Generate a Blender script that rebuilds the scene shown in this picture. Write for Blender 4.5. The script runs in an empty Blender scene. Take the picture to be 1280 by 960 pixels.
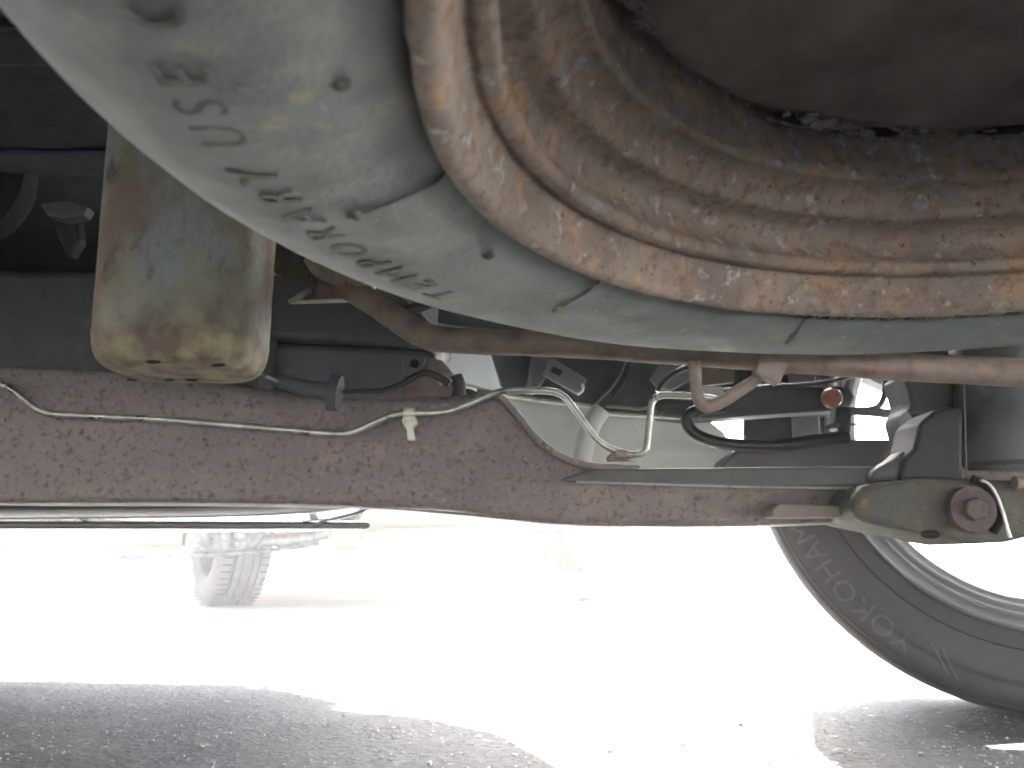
import bpy, bmesh, math, random
from mathutils import Vector, Matrix, noise
from mathutils.bvhtree import BVHTree
R = math.radians
random.seed(7)
sc = bpy.context.scene
C = sc.collection

# ---------------------------------------------------------------- camera
F = 1108.0; CAM = Vector((0, 0, .176)); PITCH = math.atan(220/F)
cd = bpy.data.cameras.new('camera'); cam = bpy.data.objects.new('camera', cd); C.objects.link(cam)
cam.location = CAM; cam.rotation_euler = (math.pi/2 + PITCH, 0, 0)
cd.sensor_width = 36; cd.lens = 36*F/1280; cd.clip_start = .01; cd.clip_end = 2000
sc.camera = cam
cd.dof.use_dof = True; cd.dof.focus_distance = .68; cd.dof.aperture_fstop = 18
# ---------------------------------------------------------------- light
SUN_EL, SUN_AZ = 51, 4          # azimuth from +Y towards +X
w = bpy.data.worlds.new('World'); sc.world = w; w.use_nodes = True
nt = w.node_tree; bg = nt.nodes['Background']; bg.inputs[1].default_value = .10
sky = nt.nodes.new('ShaderNodeTexSky'); sky.sky_type = 'NISHITA'; sky.sun_disc = False
sky.sun_elevation = R(SUN_EL); sky.sun_rotation = R(SUN_AZ); sky.dust_density = 3; sky.air_density = 1.2
nt.links.new(sky.outputs[0], bg.inputs[0])
sd = bpy.data.lights.new('sun', 'SUN'); sd.energy = 4.6; sd.angle = R(.5); sd.color = (1, .955, .89)
sun = bpy.data.objects.new('sun', sd); C.objects.link(sun)
dv = Vector((math.sin(R(SUN_AZ))*math.cos(R(SUN_EL)), math.cos(R(SUN_AZ))*math.cos(R(SUN_EL)), math.sin(R(SUN_EL))))
sun.rotation_euler = dv.to_track_quat('Z', 'Y').to_euler()
sc.view_settings.view_transform = 'Standard'; sc.view_settings.look = 'None'
sc.view_settings.exposure = 5.35; sc.view_settings.gamma = 1
try:
    sc.cycles.use_denoising = True
    sc.cycles.volume_bounces = 1; sc.cycles.max_bounces = 10; sc.cycles.diffuse_bounces = 7; sc.cycles.glossy_bounces = 4
    sc.cycles.filter_width = 1.9
except Exception: pass

# ---------------------------------------------------------------- helpers
def ray(x, y):
    u = (x-640)/F; v = (480-y)/F
    return Vector((u, math.cos(PITCH)-v*math.sin(PITCH), math.sin(PITCH)+v*math.cos(PITCH)))
def P(x, y, Y):
    """the point at distance Y (metres ahead) in the direction of photo pixel x, y"""
    d = ray(x, y); return CAM + d*(Y/d.y)
def setp(o, label=None, cat=None, group=None, kind=None):
    if label: o['label'] = label
    if cat: o['category'] = cat
    if group: o['group'] = group
    if kind: o['kind'] = kind
    return o
def thing(name, loc, label, cat, group=None):
    o = bpy.data.objects.new(name, None); C.objects.link(o); o.location = loc; o.empty_display_size = .05
    return setp(o, label, cat, group)
def link(name, bm, mat, parent=None, smooth=True, bevel=0, seg=2, recalc=True):
    if recalc: bmesh.ops.recalc_face_normals(bm, faces=bm.faces)
    me = bpy.data.meshes.new(name); bm.to_mesh(me); bm.free()
    if smooth:
        me.polygons.foreach_set('use_smooth', [True]*len(me.polygons))
        try: me.set_sharp_from_angle(angle=R(38))
        except Exception: pass
    me.materials.append(mat)
    o = bpy.data.objects.new(name, me); C.objects.link(o)
    if parent is not None:
        o.parent = parent; o.matrix_parent_inverse = Matrix.Translation(parent.location).inverted() if parent.type == 'EMPTY' and parent.rotation_euler.z == 0 else Matrix()
    if bevel:
        m = o.modifiers.new('bevel', 'BEVEL'); m.width = bevel; m.segments = seg; m.limit_method = 'ANGLE'; m.angle_limit = R(35)
    return o
def spline(pts, n=6):
    pts = [Vector(p) for p in pts]
    if len(pts) < 3: return pts
    out = []
    for i in range(len(pts)-1):
        p0 = pts[max(i-1, 0)]; p1 = pts[i]; p2 = pts[i+1]; p3 = pts[min(i+2, len(pts)-1)]
        for k in range(n):
            t = k/n
            out.append(.5*((2*p1)+(p2-p0)*t+(2*p0-5*p1+4*p2-p3)*t*t+(3*p1-p0-3*p2+p3)*t**3))
    out.append(pts[-1]); return out
def tube(bm, pts, r, seg=12, n=6, wob=0, cap=True):
    pts = spline(pts, n) if n else [Vector(p) for p in pts]
    up = Vector((0.03, 1, .02)); rings = []
    N = len(pts)
    for i, p in enumerate(pts):
        t = (pts[min(i+1, N-1)]-pts[max(i-1, 0)]).normalized()
        a = t.cross(up)
        if a.length < .05: a = t.cross(Vector((0, 0, 1)))
        a.normalize(); b = t.cross(a).normalized()
        rr = r(i/(N-1)) if callable(r) else r
        if wob: rr *= 1+wob*noise.noise(p*90)
        rings.append([bm.verts.new(p+a*rr*math.cos(2*math.pi*k/seg)+b*rr*math.sin(2*math.pi*k/seg)) for k in range(seg)])
    for A, B in zip(rings, rings[1:]):
        for k in range(seg): bm.faces.new((A[k], A[(k+1) % seg], B[(k+1) % seg], B[k]))
    if cap: bm.faces.new(rings[0]); bm.faces.new(rings[-1])
def box(bm, c, s, rot=None):
    m = Matrix.Translation(c)
    if rot is not None: m = m @ rot.to_4x4()
    bmesh.ops.create_cube(bm, size=1, matrix=m @ Matrix.Diagonal((*s, 1)))
def prism(bm, pts, off):
    """a closed outline of 3D points, given thickness by the vector off"""
    a = [bm.verts.new(p) for p in pts]; b = [bm.verts.new(Vector(p)+off) for p in pts]
    bm.faces.new(a); bm.faces.new(b[::-1])
    for i in range(len(a)):
        j = (i+1) % len(a); bm.faces.new((a[i], b[i], b[j], a[j]))
def plate(name, mat, outline, Y, th, parent=None, bevel=.001, tilt=0, smooth=True, seg=2):
    """plate whose outline is read off the photograph and stood up Y metres ahead; tilt = extra distance per metre of height"""
    z0 = P(outline[0][0], outline[0][1], Y).z
    pts = []
    for q in outline:
        d = ray(q[0], q[1]); yy = q[2] if len(q) > 2 else Y
        p = CAM + d*(yy/d.y)
        if tilt:
            for _ in range(4): p = CAM + d*((yy+tilt*(p.z-z0))/d.y)
        pts.append(p)
    bm = bmesh.new(); prism(bm, pts, Vector((0, th, 0)))
    return link(name, bm, mat, parent, smooth, bevel, seg)
def lathe(bm, prof, M, seg=96, a0=0, a1=2*math.pi, closed=False, jit=None):
    """prof = [(radius, height)], M = frame matrix"""
    full = abs(a1-a0-2*math.pi) < 1e-6; rows = []
    for k in range(seg if full else seg+1):
        a = a0+(a1-a0)*k/seg; row = []
        for (r, h) in prof:
            if jit: r, h = jit(r, h, a)
            row.append(bm.verts.new(M @ Vector((r*math.cos(a), r*math.sin(a), h))))
        rows.append(row)
    m = len(prof)
    for k in range(len(rows) if full else len(rows)-1):
        A = rows[k]; B = rows[(k+1) % len(rows)]
        for i in range(m if closed else m-1):
            j = (i+1) % m; bm.faces.new((A[i], B[i], B[j], A[j]))
def text_geo(s, size, extrude, sp=1.08):
    cu = bpy.data.curves.new('lettering', 'FONT'); cu.body = s; cu.size = size; cu.extrude = extrude; cu.resolution_u = 3; cu.space_character = sp
    o = bpy.data.objects.new('lettering', cu); C.objects.link(o)
    dg = bpy.context.evaluated_depsgraph_get(); me = bpy.data.meshes.new_from_object(o.evaluated_get(dg))
    bpy.data.objects.remove(o); bpy.data.curves.remove(cu)
    bm = bmesh.new(); bm.from_mesh(me); bpy.data.meshes.remove(me)
    return bm

# ---------------------------------------------------------------- materials
def mat(name, layers, rough=.7, metal=0, bump=(0, 100), scale_rough=.0, bump2=None, spec=.5, stretch=(1, 1, 1)):
    """layers = base colour, then (colour, noise scale, lo, hi) mixed over it where the noise lies between lo and hi"""
    m = bpy.data.materials.new(name); m.use_nodes = True; t = m.node_tree; N = t.nodes; L = t.links
    b = N['Principled BSDF']; b.inputs['Roughness'].default_value = rough; b.inputs['Metallic'].default_value = metal
    b.inputs['Specular IOR Level'].default_value = spec
    tc = N.new('ShaderNodeTexCoord'); mp = N.new('ShaderNodeMapping'); L.new(tc.outputs['Object'], mp.inputs[0]); mp.inputs['Scale'].default_value = stretch
    src = mp.outputs[0]
    base = N.new('ShaderNodeRGB'); base.outputs[0].default_value = (*layers[0], 1); cur = base.outputs[0]
    for i, (col, s, lo, hi) in enumerate(layers[1:]):
        n = N.new('ShaderNodeTexNoise'); n.inputs['Scale'].default_value = s; n.inputs['Detail'].default_value = 7; n.inputs['Roughness'].default_value = .62
        ad = N.new('ShaderNodeVectorMath'); ad.inputs[1].default_value = (3.1*i, 1.7*i, 5.3*i); L.new(src, ad.inputs[0]); L.new(ad.outputs[0], n.inputs['Vector'])
        r = N.new('ShaderNodeMapRange'); r.inputs[1].default_value = lo; r.inputs[2].default_value = hi; L.new(n.outputs[0], r.inputs[0])
        x = N.new('ShaderNodeMix'); x.data_type = 'RGBA'; x.inputs[7].default_value = (*col, 1)
        L.new(r.outputs[0], x.inputs[0]); L.new(cur, x.inputs[6]); cur = x.outputs[2]
    L.new(cur, b.inputs['Base Color'])
    if scale_rough:
        n = N.new('ShaderNodeTexNoise'); n.inputs['Scale'].default_value = 60; L.new(src, n.inputs['Vector'])
        r = N.new('ShaderNodeMapRange'); r.inputs[1].default_value = .3; r.inputs[2].default_value = .7
        r.inputs[3].default_value = rough-scale_rough; r.inputs[4].default_value = min(1, rough+scale_rough); L.new(n.outputs[0], r.inputs[0]); L.new(r.outputs[0], b.inputs['Roughness'])
    last = None
    for bp in (bump, bump2):
        if bp and bp[0]:
            n = N.new('ShaderNodeTexNoise'); n.inputs['Scale'].default_value = bp[1]; n.inputs['Detail'].default_value = 6; n.inputs['Roughness'].default_value = .65
            L.new(src, n.inputs['Vector']); h = n.outputs[0]
            if len(bp) > 2:   # pits
                r = N.new('ShaderNodeMapRange'); r.inputs[1].default_value = bp[2]; r.inputs[2].default_value = bp[3]; L.new(h, r.inputs[0]); h = r.outputs[0]
            u = N.new('ShaderNodeBump'); u.inputs['Distance'].default_value = bp[0]; u.inputs['Strength'].default_value = 1; L.new(h, u.inputs['Height'])
            if last: L.new(last, u.inputs['Normal'])
            last = u.outputs[0]
    if last: L.new(last, b.inputs['Normal'])
    return m
M_rubber_spare = mat('dusty_old_rubber', [(.19, .212, .202), ((.125, .142, .136), 12, .42, .68), ((.25, .265, .245), 30, .5, .8), ((.36, .32, .19), 55, .61, .74), ((.46, .44, .32), 150, .66, .74), ((.06, .065, .06), 160, .68, .76)], .62, 0, (.0004, 420), .08, (.0009, 60), .4)
M_letter = mat('scuffed_lettering_rubber', [(.07, .07, .06), ((.16, .17, .15), 60, .42, .6), ((.34, .3, .18), 90, .58, .75)], .7, 0, (.0005, 600))
M_letter_pale = mat('yellowed_scuffed_rubber', [(.2, .19, .12), ((.08, .08, .07), 130, .45, .6)], .75, 0, (.0005, 600))
M_rust_rim = mat('flaking_rusty_steel', [(.33, .265, .22), ((.21, .165, .14), 16, .42, .68), ((.43, .27, .175), 55, .50, .66), ((.22, .15, .115), 170, .50, .66), ((.48, .46, .45), 150, .59, .69), ((.30, .31, .34), 60, .61, .72), ((.08, .065, .06), 280, .61, .70)], .78, .03, (.0012, 320), .1, (.0013, 130), .35)
M_rust_disc = mat('brown_rusted_disc', [(.28, .235, .215), ((.15, .125, .115), 18, .4, .7), ((.33, .24, .18), 90, .6, .8), ((.1, .08, .07), 160, .64, .74)], .85, 0, (.0006, 400), 0, (.0008, 60), .2)
M_flake = mat('lifted_grey_rust_scale', [(.30, .26, .25), ((.10, .085, .08), 260, .5, .62)], .8, 0, (.002, 300))
M_gap = mat('black_gap_shade', [(.012, .012, .013), ((.03, .025, .022), 150, .5, .7)], .9, 0, (.001, 300))  # black colour stands for the shade inside gaps, slots and holes
M_bar = mat('brown_rusted_bar', [(.26, .20, .17), ((.16, .115, .10), 60, .45, .7), ((.34, .20, .13), 120, .56, .72), ((.36, .34, .32), 90, .64, .76)], .6, .1, (.0006, 380), .12, None, .5)
M_bolt = mat('dark_rusted_bolt', [(.085, .065, .062), ((.13, .10, .095), 120, .5, .7), ((.07, .05, .05), 200, .55, .7)], .7, .1, (.0008, 400))
M_rail = mat('pitted_brown_frame_steel', [(.225, .188, .182), ((.165, .142, .138), 5, .40, .66), ((.265, .205, .195), 20, .52, .75), ((.26, .215, .205), 170, .54, .74), ((.13, .095, .085), 200, .53, .64), ((.06, .045, .04), 100, .62, .70), ((.23, .205, .16), 6, .6, .8)], .62, .04, (.0009, 420), .1, (.0020, 120), .4)
M_ledge = mat('grey_green_painted_steel', [(.11, .11, .105), ((.08, .085, .083), 40, .45, .7), ((.16, .12, .09), 120, .62, .75)], .5, 0, (.0003, 300))
M_edge = mat('bare_steel_and_highlight', [(.55, .55, .52), ((.2, .17, .14), 60, .55, .7)], .35, .6, (.0003, 300))
M_can = mat('rust_streaked_olive_steel', [(.33, .35, .32), ((.33, .31, .22), 22, .44, .58), ((.27, .20, .15), 14, .47, .58), ((.10, .09, .08), 45, .54, .72), ((.27, .15, .09), 70, .62, .74), ((.3, .3, .26), 120, .64, .76)], .82, .0, (.0009, 240), .1, (.0014, 60), .45, (1, 1, .7))
M_can_low = mat('rusty_lower_shell', [(.33, .28, .17), ((.33, .21, .14), 22, .46, .62), ((.16, .12, .10), 60, .55, .70), ((.42, .38, .28), 70, .6, .72), ((.40, .2, .10), 110, .62, .70)], .7, .05, (.0011, 260), .1, (.0018, 70), .4)
M_line = mat('dull_plated_brake_line', [(.55, .55, .50), ((.2, .19, .17), 45, .45, .7)], .34, .75, (.0001, 500), .1)
M_nylon = mat('off_white_nylon', [(.62, .63, .52), ((.35, .33, .25), 150, .5, .75)], .55, 0, (.0003, 300))
M_black = mat('black_undercoat', [(.06, .066, .068), ((.09, .09, .09), 40, .5, .75)], .65, 0, (.0006, 200), .1)
M_black2 = mat('dark_grey_undercoat', [(.09, .098, .108), ((.06, .065, .07), 14, .4, .7), ((.13, .13, .13), 90, .6, .8)], .6, 0, (.0006, 160), .1)
M_dark_rubber = mat('black_hose_rubber', [(.02, .021, .022), ((.05, .05, .05), 80, .55, .75)], .38, 0, (.0002, 200), .08)
M_pale = mat('pale_grey_body_primer', [(.48, .51, .49), ((.36, .39, .38), 9, .45, .7), ((.40, .34, .22), 45, .64, .74), ((.14, .12, .10), 130, .68, .75)], .5, 0, (.0004, 120), .1, (.002, 14), .4)
M_pale2 = mat('blue_white_body_paint', [(.68, .73, .75), ((.55, .6, .62), 12, .45, .7)], .42, 0, (.0006, 60), .1)
M_cast = mat('olive_grimy_casting', [(.082, .078, .066), ((.09, .09, .08), 60, .45, .66), ((.17, .11, .08), 90, .58, .7), ((.15, .13, .085), 50, .55, .72), ((.10, .115, .108), 18, .55, .75)], .72, 0, (.0007, 260), .1, (.0025, 50), .35)
M_strut = mat('dusty_dark_strut_paint', [(.08, .085, .088), ((.11, .11, .11), 30, .5, .75), ((.07, .05, .035), 70, .6, .75)], .6, 0, (.0005, 250), .1)
M_tyre = mat('road_tyre_rubber', [(.03, .028, .028), ((.045, .042, .042), 30, .5, .75)], .62, 0, (.0003, 320), .08)
M_tyre_letter = mat('raised_grey_rubber', [(.062, .062, .06), ((.04, .04, .04), 90, .5, .7)], .6)
M_alloy = mat('silver_alloy', [(.24, .245, .25), ((.18, .18, .18), 20, .5, .7)], .38, .6, (.0001, 200), .06)
M_paint_dark = mat('dark_grey_gloss_paint', [(.05, .048, .052), ((.07, .065, .065), 8, .45, .7)], .22, .25, (.0001, 90), .05)
M_step = mat('polished_step_tube', [(.3, .3, .3), ((.22, .2, .2), 30, .5, .7)], .25, .85, (.0002, 60), .08)
M_car_white = mat('white_car_paint', [(.8, .8, .78), ((.76, .76, .74), 3, .4, .7)], .3, 0, (.0001, 60), .04)
M_car_silver = mat('rosy_silver_car_paint', [(.36, .28, .27), ((.32, .25, .24), 4, .4, .7)], .35, .1)
M_tan = mat('tan_dusty_metal', [(.16, .12, .08), ((.09, .07, .05), 14, .45, .7), ((.22, .16, .10), 25, .55, .75)], .7, 0, (.001, 60))
M_alu = mat('grey_cast_aluminium', [(.13, .13, .12), ((.06, .06, .06), 30, .45, .65)], .42, .5, (.001, 90))
M_glass = mat('car_window_glass', [(.02, .025, .028)], .08)
M_reflector = mat('faded_orange_plastic', [(.42, .16, .11), ((.5, .27, .2), 60, .45, .7)], .3, 0)
M_wall_house = mat('white_stucco', [(.75, .73, .68), ((.68, .66, .62), .8, .4, .7)], .9, 0, (.01, 20))
M_roof_red = mat('red_clay_roof', [(.30, .12, .085), ((.2, .08, .06), 1.2, .45, .7)], .85, 0)
M_roof_green = mat('grey_green_shingle_roof', [(.15, .17, .14), ((.11, .12, .10), 1.4, .45, .7)], .9, 0)

M_green_grey = mat('grey_green_shield', [(.15, .17, .14), ((.11, .12, .10), 14, .45, .7)], .7, 0)
M_rosy = mat('dusty_red_plastic', [(.30, .12, .085), ((.2, .08, .06), 12, .45, .7)], .6, 0)
M_liner = mat('sooty_black_liner', [(.018, .02, .022), ((.035, .035, .035), 50, .5, .75)], .7, 0, (.0005, 200))
M_glare_veil = bpy.data.materials.new('lens_glare_veil'); M_glare_veil.use_nodes = True
_t = M_glare_veil.node_tree; _t.nodes.remove(_t.nodes['Principled BSDF']); _v = _t.nodes.new('ShaderNodeVolumePrincipled')
_v.inputs['Density'].default_value = .015; _v.inputs['Color'].default_value = (.97, .97, .96, 1); _v.inputs['Anisotropy'].default_value = .2
_t.links.new(_v.outputs[0], _t.nodes['Material Output'].inputs['Volume'])
M_tyre_glare = mat('glare_paled_tyre_rubber', [(.3, .29, .27), ((.24, .23, .21), 20, .45, .7)], .8, 0, (.0008, 200))  # pale tyre colour stands in for glare on the further wheel
# asphalt
def add_low_rust(m, z0, z1, col):
    t = m.node_tree; N = t.nodes; L = t.links; b = N['Principled BSDF']; old = b.inputs['Base Color'].links[0].from_socket
    tc = N.new('ShaderNodeTexCoord'); sx = N.new('ShaderNodeSeparateXYZ'); L.new(tc.outputs['Object'], sx.inputs[0])
    n = N.new('ShaderNodeTexNoise'); n.inputs['Scale'].default_value = 28; n.inputs['Detail'].default_value = 7; L.new(tc.outputs['Object'], n.inputs['Vector'])
    a = N.new('ShaderNodeMath'); a.operation = 'MULTIPLY_ADD'; a.inputs[1].default_value = -.11; L.new(n.outputs[0], a.inputs[0]); L.new(sx.outputs[2], a.inputs[2])
    r = N.new('ShaderNodeMapRange'); r.inputs[1].default_value = z0-.055; r.inputs[2].default_value = z1-.055; r.inputs[3].default_value = .9; r.inputs[4].default_value = 0; L.new(a.outputs[0], r.inputs[0])
    n2 = N.new('ShaderNodeTexNoise'); n2.inputs['Scale'].default_value = 75; n2.inputs['Detail'].default_value = 6; L.new(tc.outputs['Object'], n2.inputs['Vector'])
    cr = N.new('ShaderNodeValToRGB'); L.new(n2.outputs[0], cr.inputs[0]); e = cr.color_ramp.elements
    e[0].position = .36; e[0].color = (.13, .085, .065, 1); e[1].position = .66; e[1].color = (*col, 1)
    x = N.new('ShaderNodeMix'); x.data_type = 'RGBA'; L.new(r.outputs[0], x.inputs[0]); L.new(old, x.inputs[6]); L.new(cr.outputs[0], x.inputs[7]); L.new(x.outputs[2], b.inputs['Base Color'])
add_low_rust(M_can, .300, .350, (.34, .28, .17))
def asphalt():
    m = bpy.data.materials.new('worn_asphalt'); m.use_nodes = True; t = m.node_tree; N = t.nodes; L = t.links; b = N['Principled BSDF']
    b.inputs['Roughness'].default_value = .8; b.inputs['Specular IOR Level'].default_value = .4
    tc = N.new('ShaderNodeTexCoord')
    def noi(s, d=6, r=.6):
        n = N.new('ShaderNodeTexNoise'); n.inputs['Scale'].default_value = s; n.inputs['Detail'].default_value = d; n.inputs['Roughness'].default_value = r; L.new(tc.outputs['Object'], n.inputs['Vector']); return n.outputs[0]
    vo = N.new('ShaderNodeTexVoronoi'); vo.inputs['Scale'].default_value = 150; L.new(tc.outputs['Object'], vo.inputs['Vector'])
    cr = N.new('ShaderNodeValToRGB'); L.new(vo.outputs['Color'], cr.inputs[0])
    e = cr.color_ramp.elements; e[0].position = 0; e[0].color = (.018, .0178, .0158, 1); e[1].position = .82; e[1].color = (.052, .051, .0435, 1)
    x = e.new(.93); x.color = (.10, .10, .09, 1); x = e.new(.985); x.color = (.34, .34, .32, 1)
    mx = N.new('ShaderNodeMix'); mx.data_type = 'RGBA'; mx.blend_type = 'MULTIPLY'; mx.inputs[0].default_value = 1
    rg = N.new('ShaderNodeMapRange'); rg.inputs[1].default_value = .3; rg.inputs[2].default_value = .7; rg.inputs[3].default_value = .75; rg.inputs[4].default_value = 1.2; L.new(noi(7, 8), rg.inputs[0])
    L.new(cr.outputs[0], mx.inputs[6]); L.new(rg.outputs[0], mx.inputs[7]); L.new(mx.outputs[2], b.inputs['Base Color'])
    u = N.new('ShaderNodeBump'); u.inputs['Distance'].default_value = .011; u.inputs['Strength'].default_value = 1; L.new(noi(140, 6, .72), u.inputs['Height'])
    u2 = N.new('ShaderNodeBump'); u2.inputs['Distance'].default_value = .003; u2.inputs['Strength'].default_value = .8; L.new(vo.outputs['Distance'], u2.inputs['Height']); L.new(u.outputs[0], u2.inputs['Normal'])
    L.new(u2.outputs[0], b.inputs['Normal'])
    return m
M_asphalt = asphalt()
M_bounce = mat('pale_bounce_ground', [(.33, .325, .30), ((.28, .275, .25), 2.5, .42, .7), ((.38, .37, .34), 60, .55, .75)], .85, 0, (.002, 120))
M_chip = mat('pale_stone_chip', [(.2, .2, .18), ((.25, .25, .24), 300, .45, .6)], .5)

# ================================================================ SETTING
bm = bmesh.new()
xs = [-600, -60, -8]+[-3+.05*i for i in range(101)]+[8, 60, 600]; ys = [-600, -60, -4]+[.0+.04*i for i in range(81)]+[6, 20, 80, 600]
vs = [[bm.verts.new((x, y, (.004*noise.noise(Vector((x*5, y*5, 0)))+.0018*noise.noise(Vector((x*19, y*19, 3)))) *max(0, min(1, (1.9-y)/.3)) if abs(x) < 4 and 0 <= y < 3.5 else 0)) for x in xs] for y in ys]
for j in range(len(ys)-1):
    for i in range(len(xs)-1): bm.faces.new((vs[j][i], vs[j][i+1], vs[j+1][i+1], vs[j+1][i]))
setp(link('asphalt_ground', bm, M_asphalt), kind='structure')
bm = bmesh.new()
for (x0, y0, x1, y1) in ((-60, 1.95, 60, 60), (-60, -60, 60, -1.45)):
    q = [bm.verts.new(p) for p in ((x0, y0, .003), (x1, y0, .003), (x1, y1, .003), (x0, y1, .003))]; bm.faces.new(q)
setp(link('bounce_pavement', bm, M_bounce), kind='structure')  # pale ground added to bounce light up onto the undersides
# loose stone chips bedded in the asphalt close to the lens
bm = bmesh.new()
for i in range(7000):
    y = .45+random.random()**1.6*1.5; x = (random.random()-.5)*2.1*y*.75
    s = random.uniform(.0005, .0013) * (1 if random.random() < .98 else 2)
    z = .004*noise.noise(Vector((x*5, y*5, 0)))+.0018*noise.noise(Vector((x*19, y*19, 3)))
    mm = Matrix.Translation((x, y, z+s*.3)) @ Matrix.Rotation(random.random()*6, 4, 'Z') @ Matrix.Rotation(random.random()*2, 4, 'X') @ Matrix.Diagonal((s*1.5, s, s*.8, 1))
    bmesh.ops.create_icosphere(bm, subdivisions=1, radius=1, matrix=mm) if s > .003 else bmesh.ops.create_cube(bm, size=1.4, matrix=mm)
setp(link('stone_chips', bm, M_chip, smooth=False), kind='stuff')

# ================================================================ SPARE WHEEL
sw_c = CAM+Vector((.1944, .1971, .1843)); n_ = Vector((-.0218, -.0078, 1)).normalized()
x_ = (Vector((1, 0, 0))-n_*n_.x).normalized(); y_ = n_.cross(x_)
SF = Matrix.Translation(sw_c) @ Matrix((x_, y_, n_)).transposed().to_4x4()
SFL = Matrix((x_, y_, n_)).transposed().to_4x4()
spare = thing('spare_wheel', sw_c, 'old dusty grey spare wheel with rusty brown steel rim slung flat under the car', 'spare wheel')
Rt, A_, B_ = .3245, .055, .075; Rc = Rt-A_
def side_h(r):   # height of the lower sidewall (below the mid plane) at radius r
    if r > Rc: k = min(.999, (r-Rc)/A_); return -B_*(1-k**2.4)**(1/2.4)
    t = (Rc-r)/(Rc-.212); return -B_+.017*t**2.6+.010*max(0, (t-.82)/.18)
prof = []
rr = .2125
while rr <= Rc+1e-6: prof.append((rr, side_h(rr))); rr += (Rc-.2125)/20
for i in range(1, 25):
    a = math.pi/2*i/24; prof.append((Rc+A_*math.sin(a)**(2/2.4), -B_*max(0, math.cos(a))**(2/2.4)))
low = list(prof)
for (r, h) in reversed(low[:-1]): prof.append((r, -h))
prof += [(.2125, B_-.03), (.214, 0), (.2125, -B_+.036)]
bm = bmesh.new()
def tj(r, h, a):
    return r, h+.0006*noise.noise(Vector((r*30*math.cos(a), r*30*math.sin(a), h*20)))
lathe(bm, prof, SF, 220, closed=True, jit=tj)
tyre_bvh = BVHTree.FromBMesh(bm)
link('tyre', bm, M_rubber_spare, spare)
def on(bvh, x, y, lift=.0):
    d = ray(x, y).normalized(); h = bvh.ray_cast(CAM, d)
    return (h[0]-d*lift) if h[0] is not None else P(x, y, .4)
# moulded writing
def ring_text(s, deg0, r0, size, m, nm='lettering', ex=.0003, step=None):
    bm = text_geo(s, size, ex, 1.42)
    for v in bm.verts:
        x, y, e = v.co; r = r0+y; a = R(deg0)+x/r0
        h = side_h(r)+.0001-(e+ex)*.75
        v.co = SF @ Vector((r*math.cos(a), r*math.sin(a), h))
    return link(nm, bm, m, spare, smooth=False, recalc=False)
ring_text('TEMPORARY USE ONLY', 145.5, .2625, .0180, M_letter)
ring_text('TEMPORARY USE ONLY', 330, .2625, .0180, M_letter)
bm = bmesh.new()      # worn, no longer readable row of embossed strokes by the rim
for i in range(44):
    a = R(104-28*i/43+random.uniform(-.15, .15)); r0 = .2262
    if i % 9 in (3,): continue
    c = SF @ Vector(((r0+.003)*math.cos(a), (r0+.003)*math.sin(a), side_h(r0+.003)-.0001))
    box(bm, c, (.0008, random.uniform(.003, .0065), .0008), SFL.to_3x3() @ Matrix.Rotation(a+math.pi/2+random.choice((0, 0, .5, -.5)), 3, 'Z') @ Matrix.Rotation(0, 3, 'X'))
setp(link('embossed_strokes', bm, M_letter_pale, spare, smooth=False), kind='stuff')
# raised mould seams and vent pips
for pts in ([(433, 270), (447, 268), (470, 259), (500, 248), (528, 236), (548, 224), (556, 214)], [(692, 389), (700, 384), (722, 372), (740, 359), (752, 348)], [(984, 428), (992, 420), (1001, 408), (1008, 397)]):
    bm = bmesh.new(); tube(bm, [on(tyre_bvh, x, y, .0004) for x, y in pts], .0009, 6, 4, .4)
    bmesh.ops.create_icosphere(bm, subdivisions=2, radius=.0022, matrix=Matrix.Translation(on(tyre_bvh, pts[1][0], pts[1][1], .0003)))
    link('mould_seam', bm, M_letter, spare)
for x, y, s in ((611, 318, .0020), (427, 105, .0019), (300, 112, .001)):
    bm = bmesh.new(); bmesh.ops.create_icosphere(bm, subdivisions=2, radius=s, matrix=Matrix.Translation(on(tyre_bvh, x, y, .0004)) @ Matrix.Diagonal((1.3, 1, 1, 1)))
    link('vent_pip', bm, M_letter, spare)
# steel rim: rolled flange, bead seat, drop centre steps
rp = [(.2135, -.0560), (.2180, -.0590), (.2205, -.0645), (.2196, -.0692), (.2165, -.0708), (.2132, -.0698), (.2110, -.0655), (.2098, -.0600), (.2090, -.0560), (.2078, -.0540), (.2064, -.0532), (.2048, -.0540), (.2025, -.0538), (.2003, -.0528), (.1992, -.0495),
      (.2015, -.0465), (.2040, -.0420), (.2040, -.0370), (.2010, -.0330), (.1955, -.0312), (.1918, -.0306), (.1895, -.0285), (.1880, -.0245), (.1850, -.0205), (.1810, -.0185), (.1785, -.0178), (.1772, -.0150), (.1785, -.0100),
      (.1795, -.0030), (.178, .012), (.178, .02), (.19, .03), (.198, .045), (.206, .058)]
def fine(p, n=4): return [(a[0]+(b[0]-a[0])*k/n, a[1]+(b[1]-a[1])*k/n) for a, b in zip(p, p[1:]) for k in range(n)]+[p[-1]]
def smooth_prof(p, n=4):
    q = spline([Vector((a, b, 0)) for a, b in p], n); return [(v.x, v.y) for v in q]
def rj(r, h, a):
    q = Vector((r*math.cos(a), r*math.sin(a), h))
    k = .0007*noise.noise(q*22)+.0006*noise.noise(q*70)+.0005*noise.noise(q*180)
    if r > .21: k *= 1.5
    return r+k, h+k*.8
bm = bmesh.new(); lathe(bm, smooth_prof(rp), SF, 420, jit=rj)
rim = link('rim', bm, M_rust_rim, spare)
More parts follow.
